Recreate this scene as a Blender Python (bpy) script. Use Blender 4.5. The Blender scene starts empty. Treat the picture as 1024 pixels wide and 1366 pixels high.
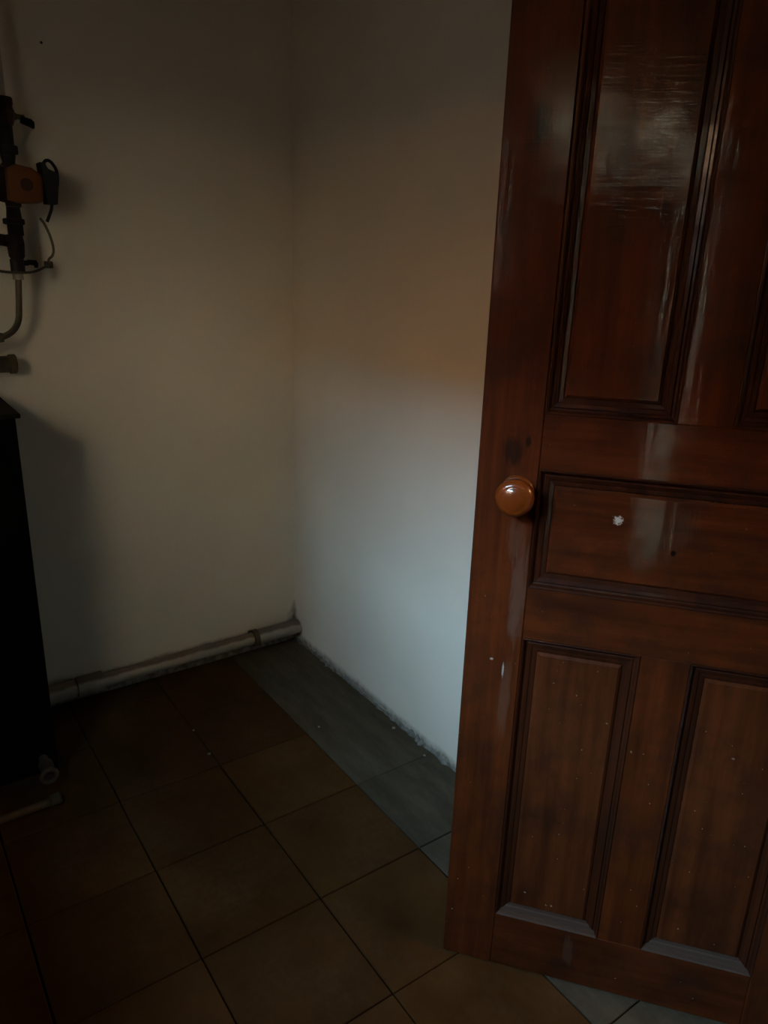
import bpy, bmesh, math, random
from mathutils import Matrix, Vector

random.seed(7)
S = bpy.context.scene
C = S.collection

# ------------------------------------------------------------------ camera
# world: origin in the far floor corner, +X along the left wall towards the
# corner, +Y along the right wall away from the camera, metres
cam_d = bpy.data.cameras.new('camera')
cam = bpy.data.objects.new('camera', cam_d)
C.objects.link(cam)
right = Vector((0.81808, -0.57424, 0.03152))
up = Vector((0.15456, 0.27231, 0.94972))
fwd = Vector((0.55395, 0.77207, -0.31152))
m = Matrix((right, up, -fwd)).transposed().to_4x4()
m.translation = Vector((-1.3145, -2.429, 1.45))
cam.matrix_world = m
cam_d.sensor_fit = 'HORIZONTAL'
cam_d.sensor_width = 36.0
cam_d.lens = 36.0 * 995.6 / 1024.0
cam_d.clip_start = 0.02
S.camera = cam

# ------------------------------------------------------------------ sky / exposure
SKY = 73.0
world = bpy.data.worlds.new('sky')
S.world = world
world.use_nodes = True
bg = world.node_tree.nodes['Background']
bg.inputs[0].default_value = (0.50, 0.74, 1.0, 1)
bg.inputs[1].default_value = SKY
S.view_settings.view_transform = 'Standard'
S.view_settings.look = 'None'
S.view_settings.gamma = 1
S.view_settings.exposure = 0.0
S.view_settings.use_curve_mapping = False

HALL_W = 26.0           # warm bulb in the passage behind the open door

# room extents
XW, YB, ZC, WT = -1.8, -4.0, 2.6, 0.30
WIN = (-2.32, -1.34, 1.40, 2.08)        # window in the wall opposite: y0, y1, z0, z1
TRN = (-3.36, -2.44, 1.87, 2.17)        # fanlight above the outer door

def portal(name, loc, rot, sx, sy):
    l = bpy.data.lights.new(name, 'AREA')
    l.shape = 'RECTANGLE'; l.size = sx; l.size_y = sy
    l.cycles.is_portal = True
    o = bpy.data.objects.new(name, l)
    o.location = loc; o.rotation_euler = rot
    C.objects.link(o)
sun_d = bpy.data.lights.new('sun', 'SUN')
sun_d.energy = 52.0; sun_d.color = (1.0, 0.74, 0.48); sun_d.angle = 0.01
sun = bpy.data.objects.new('sun', sun_d); C.objects.link(sun)
sun.rotation_euler = Vector((-0.93, 0.25, -0.15)).to_track_quat('-Z', 'Y').to_euler()
portal('window_portal', (XW - WT - 0.01, (WIN[0]+WIN[1])/2, (WIN[2]+WIN[3])/2), (0, -math.pi/2, 0), WIN[3]-WIN[2], WIN[1]-WIN[0])
portal('fanlight_portal', (XW - WT - 0.01, (TRN[0]+TRN[1])/2, (TRN[2]+TRN[3])/2), (0, -math.pi/2, 0), TRN[3]-TRN[2], TRN[1]-TRN[0])

# ------------------------------------------------------------------ materials
class NT:
    def __init__(s, name):
        s.m = bpy.data.materials.new(name); s.m.use_nodes = True
        s.t = s.m.node_tree; s.n = s.t.nodes; s.b = s.n['Principled BSDF']
    def new(s, typ, **kw):
        n = s.n.new(typ)
        for k, v in kw.items():
            if k.startswith('i_'):
                key = k[2:]
                n.inputs[int(key) if key.isdigit() else key.replace('_', ' ')].default_value = v
            else: setattr(n, k, v)
        return n
    def l(s, a, b): s.t.links.new(a, b)
    def coord(s, scale=(1,1,1)):
        tc = s.new('ShaderNodeTexCoord'); mp = s.new('ShaderNodeMapping')
        mp.inputs['Scale'].default_value = scale
        s.l(tc.outputs['Object'], mp.inputs[0]); return mp.outputs[0]
    def noise(s, co, scale, detail=4, rough=0.55):
        n = s.new('ShaderNodeTexNoise'); n.inputs['Scale'].default_value = scale
        n.inputs['Detail'].default_value = detail; n.inputs['Roughness'].default_value = rough
        s.l(co, n.inputs['Vector']); return n.outputs[0]
    def ramp(s, fac, stops):
        r = s.new('ShaderNodeValToRGB')
        e = r.color_ramp.elements
        while len(e) < len(stops): e.new(0.5)
        for k, (p, c) in zip(e, stops):
            k.position = p
            k.color = (c, c, c, 1) if isinstance(c, (int, float)) else (*c, 1)
        s.l(fac, r.inputs[0]); return r.outputs[0]
    def mix(s, fac, a, b):
        x = s.new('ShaderNodeMix', data_type='RGBA')
        for sock, v in ((x.inputs[0], fac), (x.inputs[6], a), (x.inputs[7], b)):
            if isinstance(v, (int, float)): sock.default_value = v
            elif isinstance(v, tuple): sock.default_value = (*v, 1)
            else: s.l(v, sock)
        return x.outputs[2]
    def math(s, op, a, b=None):
        x = s.new('ShaderNodeMath', operation=op)
        for i, v in enumerate((a, b)):
            if v is None: continue
            if isinstance(v, (int, float)): x.inputs[i].default_value = v
            else: s.l(v, x.inputs[i])
        return x.outputs[0]
    def bump(s, h, strength, dist):
        b = s.new('ShaderNodeBump'); b.inputs['Strength'].default_value = strength
        b.inputs['Distance'].default_value = dist
        s.l(h, b.inputs['Height']); return b
    def sep(s, co):
        x = s.new('ShaderNodeSeparateXYZ'); s.l(co, x.inputs[0]); return x.outputs

def plain(name, col, rough=0.5, metal=0.0, var=0.25, vscale=20, coat=0.0, bump=0.0, spec=0.3):
    t = NT(name); co = t.coord()
    n = t.noise(co, vscale)
    c2 = tuple(max(0, c*(1-var)) for c in col); c3 = tuple(min(1, c*(1+var)) for c in col)
    t.l(t.ramp(n, [(0.3, c2), (0.7, c3)]), t.b.inputs['Base Color'])
    t.b.inputs['Roughness'].default_value = rough
    t.b.inputs['Metallic'].default_value = metal
    t.b.inputs['Coat Weight'].default_value = coat
    t.b.inputs['Specular IOR Level'].default_value = spec
    if bump:
        t.l(t.bump(n, 0.6, bump).outputs[0], t.b.inputs['Normal'])
    return t.m

def plaster(name, col, dirt_shade=(0.16, 0.12, 0.085), along=0, shade_lift=0.0):
    t = NT(name); co = t.coord()
    big = t.noise(co, 1.7, 3); fine = t.noise(co, 38, 5); mid = t.noise(co, 7, 4)
    base = t.ramp(big, [(0.3, tuple(c*0.93 for c in col)), (0.7, tuple(c*1.04 for c in col))])
    z = t.sep(co)[2]; x = t.sep(co)[along]
    # ragged grime line at the floor, raised to paint shade on the left wall
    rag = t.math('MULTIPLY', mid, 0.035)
    lim = t.math('SUBTRACT', t.math('SUBTRACT', z, shade_lift), rag)
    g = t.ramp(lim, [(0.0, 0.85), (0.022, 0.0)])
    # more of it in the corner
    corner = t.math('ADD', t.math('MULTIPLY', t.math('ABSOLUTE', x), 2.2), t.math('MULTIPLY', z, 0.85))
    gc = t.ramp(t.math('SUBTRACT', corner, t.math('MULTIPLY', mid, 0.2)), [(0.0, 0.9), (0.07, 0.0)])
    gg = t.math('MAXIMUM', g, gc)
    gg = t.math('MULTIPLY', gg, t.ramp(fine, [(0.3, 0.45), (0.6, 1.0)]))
    c = t.mix(gg, base, dirt_shade)
    t.l(c, t.b.inputs['Base Color'])
    t.b.inputs['Roughness'].default_value = 0.85
    t.b.inputs['Specular IOR Level'].default_value = 0.2
    h = t.math('ADD', t.math('MULTIPLY', big, 1.0), t.math('MULTIPLY', fine, 0.06))
    t.l(t.bump(h, 0.5, 0.02).outputs[0], t.b.inputs['Normal'])
    return t.m

def tile_mat(name, c_lo, c_hi, dust, streak):
    t = NT(name)
    geo = t.new('ShaderNodeNewGeometry'); co = geo.outputs['Position']
    mp = t.new('ShaderNodeMapping'); mp.inputs['Scale'].default_value = (1, 0.22 if streak else 0.8, 1)
    t.l(co, mp.inputs[0])
    info = t.new('ShaderNodeObjectInfo')
    n = t.noise(mp.outputs[0], 14 if streak else 6, 6, 0.65)
    n2 = t.noise(co, 60, 4)
    base = t.ramp(n, [(0.3, c_lo), (0.7, c_hi)])
    v = t.math('ADD', t.math('MULTIPLY', info.outputs['Random'], 0.3), 0.85)
    hs = t.new('ShaderNodeHueSaturation'); t.l(base, hs.inputs['Color']); t.l(v, hs.inputs['Value'])
    sm = t.noise(co, 3.1, 5, 0.7)
    f = t.math('MULTIPLY', t.ramp(sm, [(0.45, 0.0), (0.75, 0.55)]), t.ramp(n2, [(0.35, 0.3), (0.65, 1.0)]))
    t.l(t.mix(f, hs.outputs[0], dust), t.b.inputs['Base Color'])
    t.b.inputs['Roughness'].default_value = 0.75
    t.b.inputs['Specular IOR Level'].default_value = 0.08
    t.l(t.bump(t.math('ADD', n, t.math('MULTIPLY', n2, 0.25)), 0.5, 0.003).outputs[0], t.b.inputs['Normal'])
    return t.m

def wood(name, grain, worn=True, lo=(0.034, 0.0075, 0.0020), hi=(0.105, 0.0225, 0.0050), dusty=0.0, coat=0.55, marks=()):
    """varnished red-brown softwood, grain along local X (0) or Z (2)"""
    t = NT(name)
    sc = (3.0, 26, 40) if grain == 0 else (40, 26, 3.0)
    tc = t.new('ShaderNodeTexCoord'); co = tc.outputs['Object']
    mp = t.new('ShaderNodeMapping'); mp.inputs['Scale'].default_value = sc; t.l(co, mp.inputs[0])
    g = t.noise(mp.outputs[0], 1.0, 6, 0.62)
    big = t.noise(co, 4.2, 4)
    fine = t.noise(co, 190, 2)
    spk = t.noise(co, 105, 1)
    base = t.ramp(g, [(0.28, lo), (0.72, hi)])
    # darker handled stains
    st = t.ramp(t.noise(co, 6.5, 5, 0.7), [(0.46, 0.0), (0.68, 0.75)])
    base = t.mix(st, base, (0.022, 0.008, 0.004))
    # dust and scuffs
    if dusty:
        base = t.mix(t.math('MULTIPLY', t.ramp(big, [(0.25, 0.55), (0.7, 1.0)]), dusty), base, (0.066, 0.046, 0.034))
    z = t.sep(co)[2]
    if worn:
        low = t.ramp(z, [(0.1, 1.0), (1.35, 0.15)])
        sp = t.math('MULTIPLY', t.ramp(spk, [(0.775, 0.0), (0.79, 1.0)]), low)
        base = t.mix(t.math('MULTIPLY', sp, 0.6), base, (0.42, 0.33, 0.25))
    # individual marks: (x, z, half width, half height, colour, strength, raggedness)
    rag1 = t.noise(co, 260, 3, 0.7)
    rs = t.new('ShaderNodeMapping'); rs.inputs['Scale'].default_value = (150, 150, 14); t.l(co, rs.inputs[0])
    rag2 = t.noise(rs.outputs[0], 1.0, 5, 0.7)
    xs = t.sep(co)[0]
    for mx, mz, rx, rz, col, stg, rg in marks:
        dx = t.math('DIVIDE', t.math('SUBTRACT', xs, mx), rx); dz = t.math('DIVIDE', t.math('SUBTRACT', z, mz), rz)
        d = t.math('SQRT', t.math('ADD', t.math('MULTIPLY', dx, dx), t.math('MULTIPLY', dz, dz)))
        d = t.math('ADD', d, t.math('MULTIPLY', t.math('SUBTRACT', rag1 if rx < 0.012 else rag2, 0.5), rg))
        f = t.math('MULTIPLY', t.ramp(d, [(0.55, 1.0), (1.0, 0.0)]), stg)
        base = t.mix(f, base, col)
    t.l(base, t.b.inputs['Base Color'])
    t.b.inputs['Roughness'].default_value = 0.5
    t.b.inputs['Specular IOR Level'].default_value = 0.08
    clear = t.ramp(t.noise(co, 15, 6, 0.72), [(0.40, 1.0), (0.62, 0.12)])
    t.l(t.math('MULTIPLY', clear, coat * (1 - 0.9*dusty) * 1.5), t.b.inputs['Coat Weight'])
    t.l(t.ramp(big, [(0.3, 0.035), (0.75, 0.10)]), t.b.inputs['Coat Roughness'])
    # brushed varnish: fine cross ripples over long runs
    rp = t.new('ShaderNodeMapping'); rp.inputs['Scale'].default_value = (9, 9, 260); t.l(co, rp.inputs[0])
    rip = t.noise(rp.outputs[0], 1.0, 3)
    rn = t.new('ShaderNodeMapping'); rn.inputs['Scale'].default_value = (70, 70, 5); t.l(co, rn.inputs[0])
    run = t.noise(rn.outputs[0], 1.0, 4)
    h = t.math('ADD', t.math('MULTIPLY', rip, 0.6), t.math('ADD', t.math('MULTIPLY', run, 0.85), t.math('MULTIPLY', g, 0.25)))
    bp = t.bump(h, 0.5, 0.00075)
    t.l(bp.outputs[0], t.b.inputs['Normal']); t.l(bp.outputs[0], t.b.inputs['Coat Normal'])
    return t.m

M = {}
WALL = (0.68, 0.61, 0.49)
M['wall_l'] = plaster('cream_plaster', WALL, along=0, shade_lift=0.045, dirt_shade=(0.085, 0.062, 0.042))  # solid dark foot paints the shaded gap under the wall pipe
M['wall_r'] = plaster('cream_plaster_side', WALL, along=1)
M['plain_wall'] = plain('plain_plaster', (0.27, 0.19, 0.12), 0.9, var=0.06, vscale=3)
M['ceiling'] = plain('ceiling_paint', (0.11, 0.078, 0.048), 0.9, var=0.08, vscale=3)
M['joint'] = plain('dark_joint', (0.007, 0.0045, 0.0025), 0.95, spec=0.02)
M['tile'] = tile_mat('brown_tile', (0.036, 0.0135, 0.0026), (0.070, 0.0280, 0.0068), (0.105, 0.057, 0.026), False)
M['tile_grey'] = tile_mat('cement_smeared_tile', (0.036, 0.026, 0.0155), (0.080, 0.060, 0.038), (0.115, 0.088, 0.058), True)
M['crust'] = plain('crumbling_plaster', (0.15, 0.135, 0.11), 0.95, var=0.5, vscale=45, bump=0.004)
M['chip'] = plain('white_plaster_chip', (0.26, 0.22, 0.165), 0.9, var=0.15, vscale=60)
BARE, DARK, PALE = (0.095, 0.048, 0.030), (0.012, 0.006, 0.003), (0.50, 0.45, 0.38)
M['wood_v'] = wood('door_wood_upright', 2)
M['wood_free'] = wood('door_wood_handled_stile', 2, marks=[
    (0.090, 0.885, 0.016, 0.115, BARE, 0.75, 2.2), (0.078, 0.985, 0.020, 0.045, BARE, 0.45, 2.0),
    (0.083, 0.665, 0.013, 0.10, BARE, 0.35, 1.8), (0.060, 1.150, 0.022, 0.030, DARK, 0.8, 1.6),
    (0.084, 1.168, 0.006, 0.012, DARK, 0.9, 1.2), (0.060, 1.665, 0.016, 0.040, DARK, 0.85, 2.0),
    (0.076, 0.722, 0.0022, 0.018, PALE, 0.5, 1.0), (0.053, 0.742, 0.004, 0.003, PALE, 0.5, 1.0)])
M['wood_lock'] = wood('door_wood_lock_panel', 0, marks=[
    (0.248, 1.044, 0.0085, 0.0085, PALE, 0.85, 2.6), (0.300, 1.000, 0.030, 0.030, DARK, 0.55, 2.0),
    (0.345, 0.995, 0.0055, 0.0065, (0.003, 0.002, 0.001), 1.0, 1.0), (0.335, 1.04, 0.05, 0.045, BARE, 0.22, 2.2)])
M['wood_bottom'] = wood('door_wood_bottom_rail', 0, marks=[(0.265, 0.085, 0.012, 0.045, BARE, 0.35, 2.0)])
M['wood_h'] = wood('door_wood_crosswise', 0)
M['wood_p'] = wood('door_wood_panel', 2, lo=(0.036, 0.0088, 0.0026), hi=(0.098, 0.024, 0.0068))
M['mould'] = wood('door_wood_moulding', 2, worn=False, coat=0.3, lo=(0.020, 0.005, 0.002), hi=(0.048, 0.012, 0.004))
M['mould_dust'] = wood('door_wood_dusty_ledge', 0, worn=False, dusty=0.9)
M['scuff'] = plain('scuffed_bare_wood', (0.17, 0.105, 0.07), 0.7, var=0.5, vscale=60)
M['knob'] = plain('amber_knob_wood', (0.17, 0.036, 0.005), 0.3, var=0.2, vscale=18, coat=1.0)
M['black'] = plain('black_enamel', (0.0025, 0.002, 0.002), 0.95, var=0.2, spec=0.05)
M['black_top'] = plain('dusty_black_sheet', (0.010, 0.007, 0.005), 0.9, var=0.3, spec=0.1)
M['plastic_black'] = plain('black_plastic', (0.003, 0.003, 0.003), 0.7, var=0.1)
M['iron'] = plain('dark_iron', (0.006, 0.005, 0.004), 0.7, 0.1, var=0.4, vscale=40)
M['rust'] = plain('dark_red_cast_iron', (0.020, 0.0055, 0.0035), 0.7, 0.05, var=0.4, vscale=40)
M['orange'] = plain('orange_enamel', (0.115, 0.032, 0.0025), 0.6, var=0.12, vscale=25)
M['chrome'] = plain('worn_chrome', (0.35, 0.31, 0.27), 0.5, 0.6, var=0.1)
M['cable'] = plain('grey_cable', (0.10, 0.074, 0.040), 0.6, var=0.1)
M['pale'] = plain('pale_plastic_pipe', (0.085, 0.058, 0.030), 0.6, var=0.2, vscale=25, spec=0.15)
M['pale_dirty'] = plain('dirty_plastic_pipe', (0.085, 0.060, 0.030), 0.6, var=0.2, vscale=18)
M['brownbase'] = plain('rust_brown_base', (0.05, 0.028, 0.018), 0.85, var=0.3)

def pipe_mat():
    """pale plastic with brown dust lying on the upward side"""
    t = NT('dusty_plastic_pipe'); co = t.coord()
    geo = t.new('ShaderNodeNewGeometry')
    nz = t.sep(geo.outputs['Normal'])[2]
    n = t.noise(co, 22, 5)
    f = t.ramp(t.math('ADD', nz, t.math('MULTIPLY', n, 0.5)), [(0.75, 0.0), (1.0, 0.9)])
    base = t.ramp(t.noise(co, 9, 4), [(0.3, (0.30, 0.245, 0.18)), (0.7, (0.44, 0.37, 0.285))])
    t.l(t.mix(f, base, (0.11, 0.072, 0.045)), t.b.inputs['Base Color'])
    t.b.inputs['Roughness'].default_value = 0.6
    return t.m
M['pipe'] = pipe_mat()

def glass_mat():
    t = NT('dusty_window_glass')
    tr = t.new('ShaderNodeBsdfTransparent'); tr.inputs[0].default_value = (0.93, 0.95, 0.95, 1)
    gl = t.new('ShaderNodeBsdfGlossy'); gl.inputs['Roughness'].default_value = 0.05
    mx = t.new('ShaderNodeMixShader'); mx.inputs[0].default_value = 0.05
    t.l(tr.outputs[0], mx.inputs[1]); t.l(gl.outputs[0], mx.inputs[2])
    t.l(mx.outputs[0], t.n['Material Output'].inputs[0])
    return t.m
M['glass'] = glass_mat()

def fan_glass():
    """grimy frosted pane: scatters the daylight"""
    t = NT('grimy_frosted_glass')
    tr = t.new('ShaderNodeBsdfTranslucent')
    co = t.coord(); n = t.noise(co, 9, 5, 0.65)
    t.l(t.ramp(n, [(0.35, (0.25, 0.22, 0.17)), (0.7, (0.95, 0.86, 0.66))]), tr.inputs[0])
    t.l(tr.outputs[0], t.n['Material Output'].inputs[0])
    return t.m
M['fan_glass'] = fan_glass()

def bulb_mat():
    t = NT('lit_bulb')
    t.b.inputs['Base Color'].default_value = (1, 0.8, 0.5, 1)
    t.b.inputs['Emission Color'].default_value = (1, 0.62, 0.28, 1)
    t.b.inputs['Emission Strength'].default_value = 25
    return t.m

# ------------------------------------------------------------------ mesh helpers
def link_mesh(name, me, mat, parent=None, smooth=False):
    o = bpy.data.objects.new(name, me); C.objects.link(o)
    if mat: 
        if not me.materials: me.materials.append(mat)
    if smooth:
        for p in me.polygons: p.use_smooth = True
    if parent: o.parent = parent
    return o

class B:
    def __init__(s): s.bm = bmesh.new()
    def box(s, x0, x1, y0, y1, z0, z1, bev=0.0, seg=1):
        r = bmesh.ops.create_cube(s.bm, size=1.0)
        vs = r['verts']
        for v in vs:
            v.co = Vector((x0 + (v.co.x+0.5)*(x1-x0), y0 + (v.co.y+0.5)*(y1-y0), z0 + (v.co.z+0.5)*(z1-z0)))
        if bev:
            es = list({e for v in vs for e in v.link_edges})
            bmesh.ops.bevel(s.bm, geom=es, offset=bev, segments=seg, affect='EDGES', profile=0.5)
        return s
    def tube(s, pts, r, n=12, cap=True):
        pts = [Vector(p) for p in pts]
        rs = r if isinstance(r, (list, tuple)) else [r]*len(pts)
        rings = []; prev = None
        for i, p in enumerate(pts):
            d = (pts[min(i+1, len(pts)-1)] - pts[max(i-1, 0)]).normalized()
            if prev is None:
                a = d.orthogonal().normalized()
            else:
                a = (prev - d*prev.dot(d))
                a = a.normalized() if a.length > 1e-6 else d.orthogonal().normalized()
            prev = a; b = d.cross(a)
            rings.append([s.bm.verts.new(p + (a*math.cos(2*math.pi*k/n) + b*math.sin(2*math.pi*k/n))*rs[i]) for k in range(n)])
        for q, w in zip(rings, rings[1:]):
            for k in range(n):
                s.bm.faces.new((q[k], q[(k+1) % n], w[(k+1) % n], w[k]))
        if cap:
            s.bm.faces.new(rings[0][::-1]); s.bm.faces.new(rings[-1])
        return s
    def lathe(s, org, axis, prof, n=32):
        """prof: list of (distance along axis, radius)"""
        org = Vector(org); d = Vector(axis).normalized(); a = d.orthogonal().normalized(); b = d.cross(a)
        rings = []
        for h, r in prof:
            if r < 1e-6: rings.append([s.bm.verts.new(org + d*h)])
            else: rings.append([s.bm.verts.new(org + d*h + (a*math.cos(2*math.pi*k/n)+b*math.sin(2*math.pi*k/n))*r) for k in range(n)])
        for q, w in zip(rings, rings[1:]):
            for k in range(n):
                k2 = (k+1) % n
                f = [q[k % len(q)], q[k2 % len(q)], w[k2 % len(w)], w[k % len(w)]]
                u = []
                for v in f:
                    if v not in u: u.append(v)
                if len(u) > 2: s.bm.faces.new(u)
        for ring in (rings[0], rings[-1]):
            if len(ring) > 2:
                try: s.bm.faces.new(ring)
                except ValueError: pass
        return s
    def prism(s, outline, y0, y1, bev=0.0):
        """outline in XZ extruded along Y"""
        a = [s.bm.verts.new((x, y0, z)) for x, z in outline]
        b = [s.bm.verts.new((x, y1, z)) for x, z in outline]
        n = len(a)
        fs = [s.bm.faces.new(a), s.bm.faces.new(b[::-1])]
        for k in range(n): fs.append(s.bm.faces.new((a[k], b[k], b[(k+1) % n], a[(k+1) % n])))
        if bev:
            es = list({e for f in fs[:1] for e in f.edges})
            bmesh.ops.bevel(s.bm, geom=es, offset=bev, segments=2, affect='EDGES', profile=0.5)
        return s
    def mesh(s, name):
        bmesh.ops.recalc_face_normals(s.bm, faces=s.bm.faces[:])
        me = bpy.data.meshes.new(name); s.bm.to_mesh(me); s.bm.free(); return me
    def obj(s, name, mat, parent=None, smooth=False, angle=None):
        o = link_mesh(name, s.mesh(name), mat, parent, smooth)
        if smooth:
            o.data.set_sharp_from_angle(angle=math.radians(angle or 40))
        return o

def struct(o): o['kind'] = 'structure'; return o
def tag(o, label, cat, group=None):
    o['label'] = label; o['category'] = cat
    if group: o['group'] = group
    return o
def thing(name, loc, label, cat, group=None):
    o = bpy.data.objects.new(name, None); o.empty_display_size = 0.05
    C.objects.link(o); o.location = loc
    return tag(o, label, cat, group)
def arc(p0, p1, p2, n=10):
    p0, p1, p2 = map(Vector, (p0, p1, p2))
    return [p0*(1-t)**2 + p1*2*t*(1-t) + p2*t*t for t in [i/n for i in range(n+1)]]
def spline(pts, n=8):
    P = [Vector(p) for p in pts]; P = [2*P[0]-P[1]] + P + [2*P[-1]-P[-2]]
    out = []
    for i in range(1, len(P)-2):
        for k in range(n):
            t = k/n
            out.append(0.5*((2*P[i]) + (P[i+1]-P[i-1])*t + (2*P[i-1]-5*P[i]+4*P[i+1]-P[i+2])*t*t + (-P[i-1]+3*P[i]-3*P[i+1]+P[i+2])*t**3))
    out.append(P[-2]); return out

# ------------------------------------------------------------------ room shell
# left wall in the picture: plane y = 0; right wall: plane x = 0
o = struct(B().box(XW-WT, 0.15, 0.0, 0.2, -0.1, ZC).obj('wall_left', M['wall_l']))
o['label'] = 'bare cream plastered wall behind the black boiler'
wl = o
DY0, DY1, DZ = -2.80, -2.045, 2.06       # doorway in the right wall
wr = struct(B().box(0.0, 0.15, DY1, 0.0, -0.1, ZC).box(0.0, 0.15, DY0, DY1, DZ, ZC).box(0.0, 0.15, YB-0.2, DY0, -0.1, ZC).obj('wall_right', M['wall_r']))
wr['label'] = 'cream plastered wall lit by daylight beside the open door'
# wall opposite, with window and outer door with fanlight
x0, x1 = XW-WT, XW
w = B()
w.box(x0, x1, WIN[1], 0.0, -0.1, ZC)
w.box(x0, x1, WIN[0], WIN[1], -0.1, WIN[2]); w.box(x0, x1, WIN[0], WIN[1], WIN[3], ZC)
w.box(x0, x1, TRN[1], WIN[0], -0.1, ZC)
w.box(x0, x1, TRN[0], TRN[1], TRN[3], ZC)
w.box(x0, x1, YB, TRN[0], -0.1, ZC)
struct(w.obj('wall_window', M['plain_wall']))
struct(B().box(XW-WT, 0.0, YB-0.2, YB, -0.1, ZC).obj('wall_back', M['plain_wall']))
struct(B().box(XW-WT, 1.75, YB-0.2, 0.2, ZC, ZC+0.15).obj('ceiling', M['ceiling']))

# floor with separate tiles
T, TX0, TY0 = 0.2995, 0.0135, -0.006
floor = struct(B().box(XW-WT, 1.75, YB-0.2, 0.0, -0.10, -0.006).obj('floor', M['joint']))
def tile_mesh(name, w_, d_, mat):
    bm = bmesh.new()
    a = 0.0016
    zb, zt = -0.010, 0.0
    lo = [bm.verts.new((sx*w_/2, sy*d_/2, zb)) for sx, sy in ((-1,-1),(1,-1),(1,1),(-1,1))]
    mi = [bm.verts.new((sx*w_/2, sy*d_/2, zt-a)) for sx, sy in ((-1,-1),(1,-1),(1,1),(-1,1))]
    to = [bm.verts.new((sx*(w_/2-a), sy*(d_/2-a), zt)) for sx, sy in ((-1,-1),(1,-1),(1,1),(-1,1))]
    for q, ww in ((lo, mi), (mi, to)):
        for k in range(4): bm.faces.new((q[k], q[(k+1)%4], ww[(k+1)%4], ww[k]))
    bm.faces.new(to)
    me = bpy.data.meshes.new(name); bm.to_mesh(me); bm.free(); me.materials.append(mat)
    return me
gap = 0.0038
me_tile = tile_mesh('floor_tile', T-gap, T-gap, M['tile'])
me_grey = tile_mesh('floor_tile_grey', T-0.006, T-0.003, M['tile_grey'])
nx, ny = int(-XW/T)+1, int(-YB/T)+1
for j in range(ny):
    for i in range(nx):
        cx = TX0-(i+0.5)*T; cy = TY0-(j+0.5)*T
        if cx - T/2 < XW-WT or cy - T/2 < YB-0.2: continue
        if i == 0 and j < 3: continue          # cement slab laid below
        t_ = bpy.data.objects.new('floor_tile', me_grey if i == 0 else me_tile)
        C.objects.link(t_); t_.parent = floor
        t_.location = (cx + random.uniform(-1,1)*0.0008, cy + random.uniform(-1,1)*0.0008, random.uniform(-0.0006, 0.0006))
        t_.rotation_euler = (random.uniform(-1,1)*0.0016, random.uniform(-1,1)*0.0016, random.uniform(-1,1)*0.003)

cs = bpy.data.objects.new('cement_slab', tile_mesh('cement_slab', T-0.006, 3*T-0.002, M['tile_grey']))
C.objects.link(cs); cs.parent = floor; cs.location = (TX0-0.5*T, TY0-1.5*T, 0.0005)

# passage behind the doorway
struct(B().box(1.6, 1.75, YB-0.2, 0.2, -0.1, ZC).obj('wall_passage', M['plain_wall']))
struct(B().box(0.15, 1.6, -1.2, -1.05, -0.1, ZC).obj('wall_passage_end', M['plain_wall']))
struct(B().box(0.15, 1.6, YB-0.2, YB, -0.1, ZC).obj('wall_passage_far', M['plain_wall']))

# frames of openings out of the picture
fr = B()
fr.box(-0.012, 0.162, DY0, DY0+0.03, 0, DZ).box(-0.012, 0.162, DY1-0.012, DY1, 0, DZ).box(-0.012, 0.162, DY0, DY1, DZ-0.03, DZ)
struct(fr.obj('trim_1', M['wood_v']))

win = struct(bpy.data.objects.new('window_1', None)); C.objects.link(win)
win.location = (XW-0.20, (WIN[0]+WIN[1])/2, WIN[2])
hw, hh = (WIN[1]-WIN[0])/2, WIN[3]-WIN[2]
b = B()
for a0, a1, c0, c1 in ((-hw, -hw+.05, 0, hh), (hw-.05, hw, 0, hh), (-hw+.05, hw-.05, 0, .05), (-hw+.05, hw-.05, hh-.05, hh), (-.02, .02, .05, hh-.05)):
    b.box(-0.025, 0.025, a0, a1, c0, c1)
b.obj('window_frame', M['wood_v'], win)
for s_ in (-1, 1):
    c0, c1 = (-hw+.05, -.02) if s_ < 0 else (.02, hw-.05)
    B().box(-0.002, 0.002, c0, c1, .05, hh-.05).obj('window_pane', M['glass'], win)

d2 = struct(bpy.data.objects.new('door_2', None)); C.objects.link(d2)
d2.location = (XW-0.06, (TRN[0]+TRN[1])/2, 0)
hw = (TRN[1]-TRN[0])/2
B().box(-0.03, 0.03, -hw+.19, hw-.03, 0.0, TRN[2]-0.06, bev=0.004).obj('door_leaf', M['wood_v'], d2)
b = B()
b.box(-0.05, 0.05, -hw, -hw+.03, 0, TRN[3]).box(-0.05, 0.05, hw-.03, hw, 0, TRN[3]).box(-0.05, 0.05, -hw+.03, hw-.03, TRN[2]-.06, TRN[2]).box(-0.05, 0.05, -hw+.03, hw-.03, TRN[3]-.03, TRN[3])
b.box(-0.05, 0.05, -hw+.16, -hw+.19, 0, TRN[2]-.06).box(-0.05, 0.05, -hw+.03, -hw+.16, 0, 0.12)
b.obj('door_frame', M['wood_v'], d2)
B().box(-0.002, 0.002, -hw+.03, -hw+.16, 0.12, TRN[2]-.06).obj('sheen_pane', M['fan_glass'], d2)  # pane added to throw a soft sheen on the open door
B().box(-0.002, 0.002, -hw+.03, hw-.03, TRN[2], TRN[3]-.03).obj('fanlight_pane', M['fan_glass'], d2)

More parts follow.
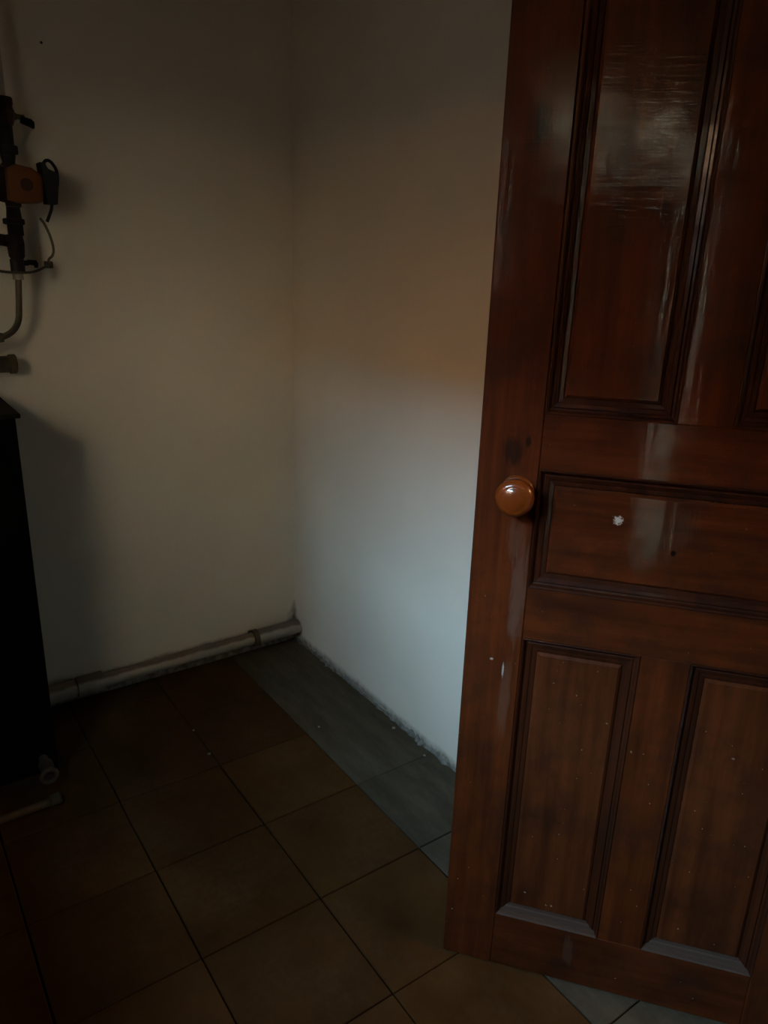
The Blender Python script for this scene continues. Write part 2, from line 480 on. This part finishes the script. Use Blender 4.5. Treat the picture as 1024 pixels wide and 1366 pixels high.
# unseen yard outside the window: dark earth, plus a brick wall, a dark band
# and a taller house, all three added to shape the daylight
struct(B().box(-16, XW-WT, -14, 10, -0.3, -0.12).obj('yard_ground', plain('yard_earth', (0.045, 0.028, 0.016), 0.95)))
struct(B().box(-7.2, -6.6, -5.7, 10, -0.12, 3.94).obj('yard_sky_block', plain('sky_block_brick', (0.24, 0.115, 0.052), 0.95)))  # added sky blocker, sets the top edge of the blue wall patch
struct(B().box(-6.6, -6.5, -14, 10, -0.12, 2.28).obj('yard_dark_screen', plain('dark_screen_brown', (0.035, 0.024, 0.017), 0.95)))  # added dark screen, keeps low yard light off the upper walls
struct(B().box(-7.2, -6.6, -14, -5.7, -0.12, 8.5).obj('yard_warm_bounce', plain('warm_bounce_ochre', (0.50, 0.33, 0.19), 0.95)))  # added to hide sky and bounce warm sun onto the left wall

# crumbling plaster along the foot of the right wall (part of that wall)
bm = bmesh.new()
N = 150; rows = []
for i in range(N+1):
    y = -0.01 - i*(1.75/N)
    k = 0.5 + 0.5*math.sin(y*9.1) * math.sin(y*3.7+1)
    w_ = 0.004 + 0.010*k*random.random() + (0.012*random.random() if random.random() < 0.12 else 0)
    h_ = 0.006 + 0.020*k*random.random()
    rows.append([bm.verts.new((0.002, y, h_)), bm.verts.new((-w_*0.55, y, h_*random.uniform(0.4, 0.8))), bm.verts.new((-w_, y, 0.0)), bm.verts.new((-w_*0.9, y, -0.004)), bm.verts.new((0.002, y, -0.004))])
for q, ww in zip(rows, rows[1:]):
    for k in range(4): bm.faces.new((q[k], ww[k], ww[k+1], q[k+1]))
me = bpy.data.meshes.new('plaster_edge'); bm.to_mesh(me); bm.free()
link_mesh('plaster_edge', me, M['crust'], wr)
# chipped lump where the edge has broken away
# nail hole and scratch on the left wall
B().lathe((-0.76, -0.0015, 1.996), (0, 1, 0), [(0, 0.0), (0.0, 0.0036), (0.006, 0.003), (0.006, 0)], 10).obj('nail_hole', M['iron'], wl)

# ------------------------------------------------------------------ the open panelled door
DOOR_W, DOOR_H, DOOR_T = 0.72, 2.02, 0.040
door = struct(bpy.data.objects.new('door_1', None)); C.objects.link(door)
door['label'] = 'open red-brown varnished wooden panelled door with a round amber knob'
door.location = (-0.433, -1.481, 0.004)
door.rotation_euler = (0, 0, math.atan2(-0.77673, 0.62983))
# local: x along the door from its free edge, -y faces the camera
SW, ML, MR = 0.107, 0.318, 0.403
xr = DOOR_W - SW
B().box(0, SW, 0, DOOR_T, 0, DOOR_H, bev=0.0025).obj('stile', M['wood_free'], door)
B().box(xr, DOOR_W, 0, DOOR_T, 0, DOOR_H, bev=0.0025).obj('stile', M['wood_v'], door)
for z0, z1 in ((0.002, 0.137), (0.795, 0.898), (1.121, 1.219), (1.90, DOOR_H-0.002)):
    B().box(SW, xr, 0.0006, DOOR_T-0.0006, z0, z1, bev=0.0012).obj('rail', M['wood_bottom'] if z0 < 0.1 else M['wood_h'], door)
for z0, z1 in ((0.137, 0.795), (1.219, 1.90)):
    B().box(ML, MR, 0.0009, DOOR_T-0.0009, z0, z1, bev=0.0012).obj('mullion', M['wood_v'], door)

# moulding profile: (inset from frame edge, depth into the door)
PROF = [(0.0, -0.0005), (0.0012, -0.0012), (0.0042, 0.0012), (0.0060, 0.0085), (0.0095, 0.0100), (0.0120, 0.0080), (0.0175, 0.0098), (0.0200, 0.0118), (0.0270, 0.0125), (0.0310, 0.0150), (0.0310, 0.020), (0.0, 0.020)]
def moulding(x0, x1, z0, z1, side, mat, parent):
    bm = bmesh.new()
    def pts(end):
        out = []
        for a, d in PROF:
            if side == 'l': out.append((x0+a, d, z0+a if end == 0 else z1-a))
            if side == 'r': out.append((x1-a, d, z0+a if end == 0 else z1-a))
            if side == 'b': out.append((x0+a if end == 0 else x1-a, d, z0+a))
            if side == 't': out.append((x0+a if end == 0 else x1-a, d, z1-a))
        return [bm.verts.new(p) for p in out]
    p, q = pts(0), pts(1); n = len(p)
    for k in range(n): bm.faces.new((p[k], p[(k+1)%n], q[(k+1)%n], q[k]))
    bm.faces.new(p); bm.faces.new(q)
    bmesh.ops.recalc_face_normals(bm, faces=bm.faces[:])
    me = bpy.data.meshes.new('moulding'); bm.to_mesh(me); bm.free()
    return link_mesh('moulding', me, mat, parent)
def panel(x0, x1, z0, z1, mat, ledge):
    # raised flat field with a narrow shoulder
    i0, i1 = 0.029, 0.034
    bm = bmesh.new()
    def ring(i, d): return [bm.verts.new(p) for p in ((x0+i, d, z0+i), (x1-i, d, z0+i), (x1-i, d, z1-i), (x0+i, d, z1-i))]
    R_ = [ring(i0, 0.030), ring(i0, 0.0105), ring(i1, 0.0065)]
    for a, c in zip(R_, R_[1:]):
        for k in range(4): bm.faces.new((a[k], a[(k+1)%4], c[(k+1)%4], c[k]))
    bm.faces.new(R_[-1]); bm.faces.new(R_[0])
    bmesh.ops.recalc_face_normals(bm, faces=bm.faces[:])
    me = bpy.data.meshes.new('panel'); bm.to_mesh(me); bm.free()
    p = link_mesh('panel', me, mat, door)
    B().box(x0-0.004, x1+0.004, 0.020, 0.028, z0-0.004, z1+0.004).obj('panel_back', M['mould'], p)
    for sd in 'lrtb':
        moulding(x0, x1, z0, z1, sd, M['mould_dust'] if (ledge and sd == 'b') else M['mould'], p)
    return p
for a0, a1 in ((SW, ML), (MR, xr)):
    panel(a0, a1, 0.137, 0.795, M['wood_p'], True)
    panel(a0, a1, 1.219, 1.90, M['wood_p'], False)
panel(SW, xr, 0.898, 1.121, M['wood_lock'], False)

# knob
kn = (0.0727, 0.0, 1.077)
k = B().lathe(kn, (0, -1, 0), [(0.0, 0.030), (0.003, 0.030), (0.006, 0.027), (0.008, 0.0165), (0.015, 0.0125), (0.021, 0.0135), (0.026, 0.022), (0.030, 0.0295), (0.036, 0.0334), (0.041, 0.0336), (0.046, 0.0315), (0.050, 0.0272), (0.0522, 0.0232), (0.0520, 0.0222), (0.0535, 0.020), (0.0562, 0.014), (0.0572, 0.007), (0.0575, 0.0)], 48).obj('door_knob', M['knob'], door, True, 50)
k['label'] = 'round amber wooden door knob'
# keyhole-side scuffs, chip and knot on the face
def patch(name, pts, d, mat, parent):
    bm = bmesh.new()
    a = [bm.verts.new((x, d, z)) for x, z in pts]; c = [bm.verts.new((x, d+0.0014, z)) for x, z in pts]
    bm.faces.new(a); bm.faces.new(c[::-1])
    for i in range(len(a)): bm.faces.new((a[i], c[i], c[(i+1)%len(a)], a[(i+1)%len(a)]))
    bmesh.ops.recalc_face_normals(bm, faces=bm.faces[:])
    me = bpy.data.meshes.new(name); bm.to_mesh(me); bm.free()
    return link_mesh(name, me, mat, parent)

# ------------------------------------------------------------------ black boiler
bo = thing('boiler', (-1.27, -0.22, 0.0), 'tall black sheet-metal boiler against the left wall under the orange pump', 'boiler')
def part(o, parent):           # keep world placement under an Empty that is only translated
    o.parent = parent; o.location = -parent.location; return o
part(B().box(-1.56, -1.00, -0.41, -0.085, 0.034, 1.066, bev=0.004).obj('body', M['black']), bo)
part(B().box(-1.555, -1.008, -0.408, -0.09, 0.0, 0.034).obj('base', M['brownbase']), bo)
part(B().box(-1.57, -0.990, -0.422, -0.04, 1.066, 1.078, bev=0.002).obj('top_plate', M['black_top']), bo)
dd = part(B().box(-1.50, -1.16, -0.424, -0.409, 0.55, 0.90, bev=0.003).obj('firebox_door', M['black']), bo)
B().box(-1.20, -1.185, -0.450, -0.424, 0.68, 0.80, bev=0.003).obj('handle', M['iron'], dd)
part(B().box(-1.50, -1.16, -0.424, -0.409, 0.12, 0.36, bev=0.003).obj('ash_door', M['black']), bo)

# drain tap at the boiler foot and pale pipe across the floor in front
tp = thing('drain_tap', (-1.035, -0.44, 0.0), 'small pale drain fitting at the foot of the black boiler', 'fitting')
part(B().lathe((-1.038, -0.412, 0.085), (0, -1, 0), [(0, 0.012), (0.03, 0.012), (0.03, 0.019), (0.052, 0.019), (0.052, 0.0)], 20).obj('tap_body', M['brownbase'], None, True), tp)
ringpts = [(-1.036 + 0.020*math.cos(a), -0.470, 0.062 + 0.020*math.sin(a)) for a in [2*math.pi*i/20 for i in range(21)]]
part(B().tube(ringpts, 0.0065, 8, False).obj('ring_handle', M['pale'], None, True), tp)
part(B().tube([(-1.038, -0.452, 0.075), (-1.036, -0.462, 0.062)], 0.007, 8).obj('stem', M['pale_dirty'], None, True), tp)

fp = thing('floor_pipe', (-1.3, -0.53, 0.0), 'thin pale plastic pipe lying on the floor in front of the boiler', 'pipe')
part(B().tube([(-1.75, -0.545, 0.013), (-1.045, -0.520, 0.013)], 0.0115, 14).obj('pipe', M['pale'], None, True), fp)
part(B().lathe((-1.050, -0.5202, 0.016), (1, 0.035, 0), [(0, 0.0145), (0.002, 0.0165), (0.026, 0.0165), (0.030, 0.012), (0.030, 0)], 18).obj('end_cap', M['pale'], None, True), fp)

# ------------------------------------------------------------------ pipe along the foot of the left wall
hp = thing('heating_pipe', (-0.5, -0.036, 0.0), 'pale dusty pipe running along the foot of the left wall into the corner', 'pipe')
def z_at(x): return 0.064 + (x+0.93)*0.008
def run(xa, xb, r, name, mat, rr=None):
    n = 6
    pts = [(xa+(xb-xa)*i/n, -0.040, z_at(xa+(xb-xa)*i/n)) for i in range(n+1)]
    return part(B().tube(pts, r, 20).obj(name, mat, None, True), hp)
run(-1.30, -0.02, 0.0235, 'pipe', M['pipe'])
run(-1.05, -0.862, 0.0315, 'sleeve', M['pipe'])
run(-0.856, -0.772, 0.0335, 'coupling', M['pipe'])
run(-0.185, -0.008, 0.0290, 'sleeve', M['pipe'])
c = run(-0.206, -0.186, 0.0325, 'clip', M['pale'])
part(B().box(-0.206, -0.186, -0.03, 0.0, 0.055, 0.085).obj('clip_foot', M['pale_dirty']), hp)
part(B().box(-0.835, -0.805, -0.03, 0.0, 0.05, 0.08).obj('clip_foot', M['pale_dirty']), hp)

# ------------------------------------------------------------------ pump and valves above the boiler
PYc = -0.10          # pipe axis distance from the wall
PXc = -0.893
bv = thing('ball_valve', (PXc, PYc, 1.76), 'dark red ball valve with a short black lever above the orange pump', 'valve')
part(B().lathe((PXc+0.004, PYc, 1.770), (0, 0, 1), [(0, 0.018), (0.008, 0.021), (0.018, 0.024), (0.034, 0.024), (0.044, 0.020), (0.052, 0.022), (0.064, 0.022), (0.066, 0.015), (0.066, 0)], 8).obj('body', M['rust']), bv)
part(B().lathe((PXc+0.02, PYc, 1.792), (1, 0, 0), [(0, 0.008), (0.010, 0.009), (0.010, 0.0065), (0.030, 0.0065), (0.030, 0)], 12).obj('stem', M['pale_dirty'], None, True), bv)
lv = part(B().prism([(-0.853, 1.794), (-0.828, 1.789), (-0.821, 1.783), (-0.822, 1.768), (-0.832, 1.772), (-0.853, 1.779)], PYc-0.012, PYc+0.008, 0.002).obj('lever', M['plastic_black']), bv)
part(B().lathe((PXc, PYc, 1.834), (0, 0, 1), [(0, 0.011), (0.766, 0.011)], 16).obj('riser_pipe', M['pipe'], None, True), bv)

up_ = thing('pipe_nipple', (PXc, PYc, 1.67), 'black threaded pipe and union nut just above the orange pump', 'pipe')
part(B().lathe((PXc, PYc, 1.676), (0, 0, 1), [(0, 0.015), (0.02, 0.0185), (0.05, 0.0185), (0.095, 0.019), (0.095, 0)], 18).obj('pipe', M['iron'], None, True), up_)
part(B().lathe((PXc+0.002, PYc, 1.700), (0, 0, 1), [(0, 0.021), (0.002, 0.024), (0.020, 0.024), (0.022, 0.021)], 6).obj('union_nut', M['iron']), up_)

pu = thing('circulation_pump', (-0.87, -0.12, 1.57), 'orange circulation pump with black terminal box on the left wall', 'pump')
part(B().lathe((-0.905, -0.060, 1.627), (0, -1, 0), [(0, 0.030), (0.006, 0.044), (0.045, 0.047), (0.058, 0.040), (0.058, 0)], 28).obj('volute', M['rust'], None, True), pu)
part(B().lathe((PXc, PYc, 1.572), (0, 0, 1), [(0, 0.019), (0.03, 0.022), (0.075, 0.022), (0.106, 0.018), (0.106, 0)], 20).obj('pipe_neck', M['rust'], None, True), pu)
mh = part(B().prism([(-0.908, 1.663), (-0.884, 1.674), (-0.846, 1.668), (-0.826, 1.655), (-0.819, 1.645), (-0.826, 1.588), (-0.834, 1.584), (-0.886, 1.580), (-0.910, 1.588)], -0.148, -0.095, 0.006).obj('motor_housing', M['orange'], None, True, 35), pu)
B().lathe((-0.864, -0.147, 1.626), (0, -1, 0), [(0, 0.016), (0.002, 0.016), (0.003, 0.014), (0.003, 0.0)], 24).obj('vent_screw', plain('brown_orange_cap', (0.045, 0.010, 0.001), 0.5), mh, True)
tb = part(B().prism([(-0.826, 1.684), (-0.812, 1.684), (-0.810, 1.667), (-0.783, 1.661), (-0.783, 1.640), (-0.791, 1.583), (-0.817, 1.583), (-0.822, 1.640)], -0.150, -0.098, 0.003).obj('terminal_box', M['plastic_black'], None, True, 30), pu)
cl = part(B().tube(spline([(-0.817, -0.135, 1.680), (-0.808, -0.138, 1.690), (-0.797, -0.138, 1.688), (-0.786, -0.138, 1.672), (-0.783, -0.137, 1.652), (-0.785, -0.135, 1.630)], 6), 0.0042, 8).obj('cable_loop', M['plastic_black'], None, True), pu)
part(B().tube(spline([(-0.801, -0.128, 1.590), (-0.805, -0.128, 1.570), (-0.813, -0.126, 1.550), (-0.818, -0.124, 1.538)], 5), 0.0042, 8).obj('power_lead', M['plastic_black'], None, True), pu)

ca = thing('power_cable', (-0.83, -0.1, 1.41), 'thin grey-brown cable looping below the pump to the wall', 'cable')
part(B().tube(spline([(-0.833, -0.112, 1.547), (-0.822, -0.110, 1.532), (-0.808, -0.10, 1.500), (-0.799, -0.08, 1.470), (-0.799, -0.06, 1.452), (-0.808, -0.05, 1.440), (-0.806, -0.04, 1.425), (-0.825, -0.07, 1.420), (-0.862, -0.11, 1.408), (-0.90, -0.135, 1.405), (-0.95, -0.14, 1.408), (-1.02, -0.13, 1.425)], 8), 0.0036, 8).obj('cable', M['cable'], None, True), ca)
part(B().box(-0.812, -0.796, -0.045, 0.0, 1.417, 1.436, bev=0.002).obj('wall_clip', M['pale_dirty']), ca)

lo_ = thing('strainer', (-0.895, PYc, 1.41), 'dark red strainer fitting with side branch hanging below the orange pump', 'fitting')
part(B().lathe((-0.895, PYc, 1.500), (0, 0, 1), [(0, 0.020), (0.035, 0.020), (0.066, 0.017), (0.071, 0.017), (0.071, 0)], 18).obj('pipe', M['iron'], None, True), lo_)
part(B().lathe((-0.897, PYc, 1.527), (0, 0, 1), [(0, 0.022), (0.002, 0.027), (0.014, 0.027), (0.016, 0.022)], 6).obj('union_nut', M['iron']), lo_)
part(B().lathe((-0.899, PYc, 1.440), (0, 0, 1), [(0, 0.016), (0.006, 0.020), (0.04, 0.0225), (0.062, 0.020), (0.062, 0)], 20).obj('body', M['rust'], None, True), lo_)
part(B().lathe((-0.905, PYc, 1.484), (-1, 0, 0.12), [(0, 0.016), (0.03, 0.015), (0.035, 0.019), (0.12, 0.019), (0.12, 0)], 16).obj('side_branch', M['rust'], None, True), lo_)
part(B().lathe((-0.900, PYc, 1.404), (0, 0, 1), [(0, 0.012), (0.004, 0.0185), (0.034, 0.0185), (0.037, 0.015), (0.037, 0)], 8).obj('drain_body', M['iron']), lo_)
part(B().lathe((-0.884, PYc, 1.430), (1, 0, 0), [(0, 0.007), (0.012, 0.007), (0.012, 0)], 10).obj('drain_stem', M['iron'], None, True), lo_)
part(B().prism([(-0.874, 1.439), (-0.852, 1.438), (-0.848, 1.430), (-0.850, 1.418), (-0.856, 1.418), (-0.858, 1.425), (-0.874, 1.425)], PYc-0.008, PYc+0.008, 0.001).obj('drain_handle', M['plastic_black']), lo_)

tail = thing('bent_pipe', (-0.91, PYc, 1.23), 'thin pale pipe dropping from the strainer and bending left', 'pipe')
part(B().tube([(-0.902, -0.10, 1.404), (-0.902, -0.10, 1.385), (-0.906, -0.10, 1.34)] + arc((-0.910, -0.10, 1.30), (-0.914, -0.10, 1.245), (-0.965, -0.10, 1.232), 10) + [(-1.05, -0.10, 1.225)], 0.0085, 12).obj('pipe', M['pale_dirty'], None, True), tail)
part(B().lathe((-0.902, -0.10, 1.386), (0, 0, 1), [(0, 0.0145), (0.02, 0.0145)], 10).obj('collar', M['chrome'], None, True), tail)
part(B().lathe((-0.958, -0.10, 1.2325), (-1, 0, -0.1), [(0, 0.013), (0.05, 0.013)], 14).obj('elbow_sleeve', M['pale_dirty'], None, True), tail)

stb = thing('pipe_stub', (-0.98, -0.05, 1.12), 'pale capped pipe end above the black boiler top', 'pipe')
part(B().tube([(-1.30, -0.05, 1.152), (-0.945, -0.05, 1.153)], 0.0235, 20).obj('pipe', M['pale_dirty'], None, True), stb)
part(B().lathe((-0.945, -0.05, 1.153), (1, 0, 0), [(0, 0.0255), (0.002, 0.0275), (0.018, 0.0275), (0.021, 0.024), (0.021, 0)], 20).obj('end_cap', M['pale_dirty'], None, True), stb)

# ------------------------------------------------------------------ crumbs of plaster on the floor
def crumb(x, y, s, label, seed):
    rnd = random.Random(seed)
    bm = bmesh.new(); bmesh.ops.create_icosphere(bm, subdivisions=1, radius=s)
    for v in bm.verts: v.co = Vector((v.co.x*rnd.uniform(.6, 1.3), v.co.y*rnd.uniform(.6, 1.3), v.co.z*rnd.uniform(.35, .6)))
    zmin = min(v.co.z for v in bm.verts)
    for v in bm.verts: v.co.z -= zmin
    me = bpy.data.meshes.new('plaster_crumb'); bm.to_mesh(me); bm.free()
    o = link_mesh('plaster_crumb', me, M['chip']); o.location = (x, y, 0.0005)
    return tag(o, label, 'crumb', 'plaster crumbs on the floor')
crumb(-0.236, -0.597, 0.0055, 'tiny white plaster crumb out on the grey floor strip away from the wall', 1)
crumb(-0.030, -0.735, 0.0070, 'plaster crumb at the wall foot beside the broken edge', 2)
crumb(-0.035, -0.905, 0.0045, 'plaster crumb at the wall foot nearest the door', 3)
crumb(-0.587, -0.396, 0.0050, 'pale crumb in the brown tile joint nearer the wall pipe', 4)
crumb(-0.594, -0.539, 0.0058, 'pale crumb in the brown tile joint farther from the wall pipe', 5)

# ------------------------------------------------------------------ bulb in the passage
lb = thing('hanging_bulb', (0.55, -2.9, 1.9), 'warm bare bulb hanging in the passage beyond the doorway', 'lamp')
part(B().tube([(0.55, -2.9, ZC), (0.55, -2.9, 2.0)], 0.003, 6).obj('flex', M['plastic_black'], None, True), lb)
part(B().lathe((0.55, -2.9, 1.96), (0, 0, 1), [(0, 0.018), (0.045, 0.016), (0.05, 0)], 14).obj('holder', M['plastic_black'], None, True), lb)
part(B().lathe((0.55, -2.9, 1.865), (0, 0, 1), [(0, 0), (0.006, 0.018), (0.03, 0.030), (0.055, 0.027), (0.09, 0.013), (0.1, 0.013)], 20).obj('bulb', bulb_mat(), None, True), lb)
pl = bpy.data.lights.new('bulb_light', 'POINT'); pl.energy = HALL_W; pl.color = (1.0, 0.60, 0.28); pl.shadow_soft_size = 0.10
po = bpy.data.objects.new('bulb_light', pl); C.objects.link(po); po.parent = lb; po.location = (0, 0, -0.085)
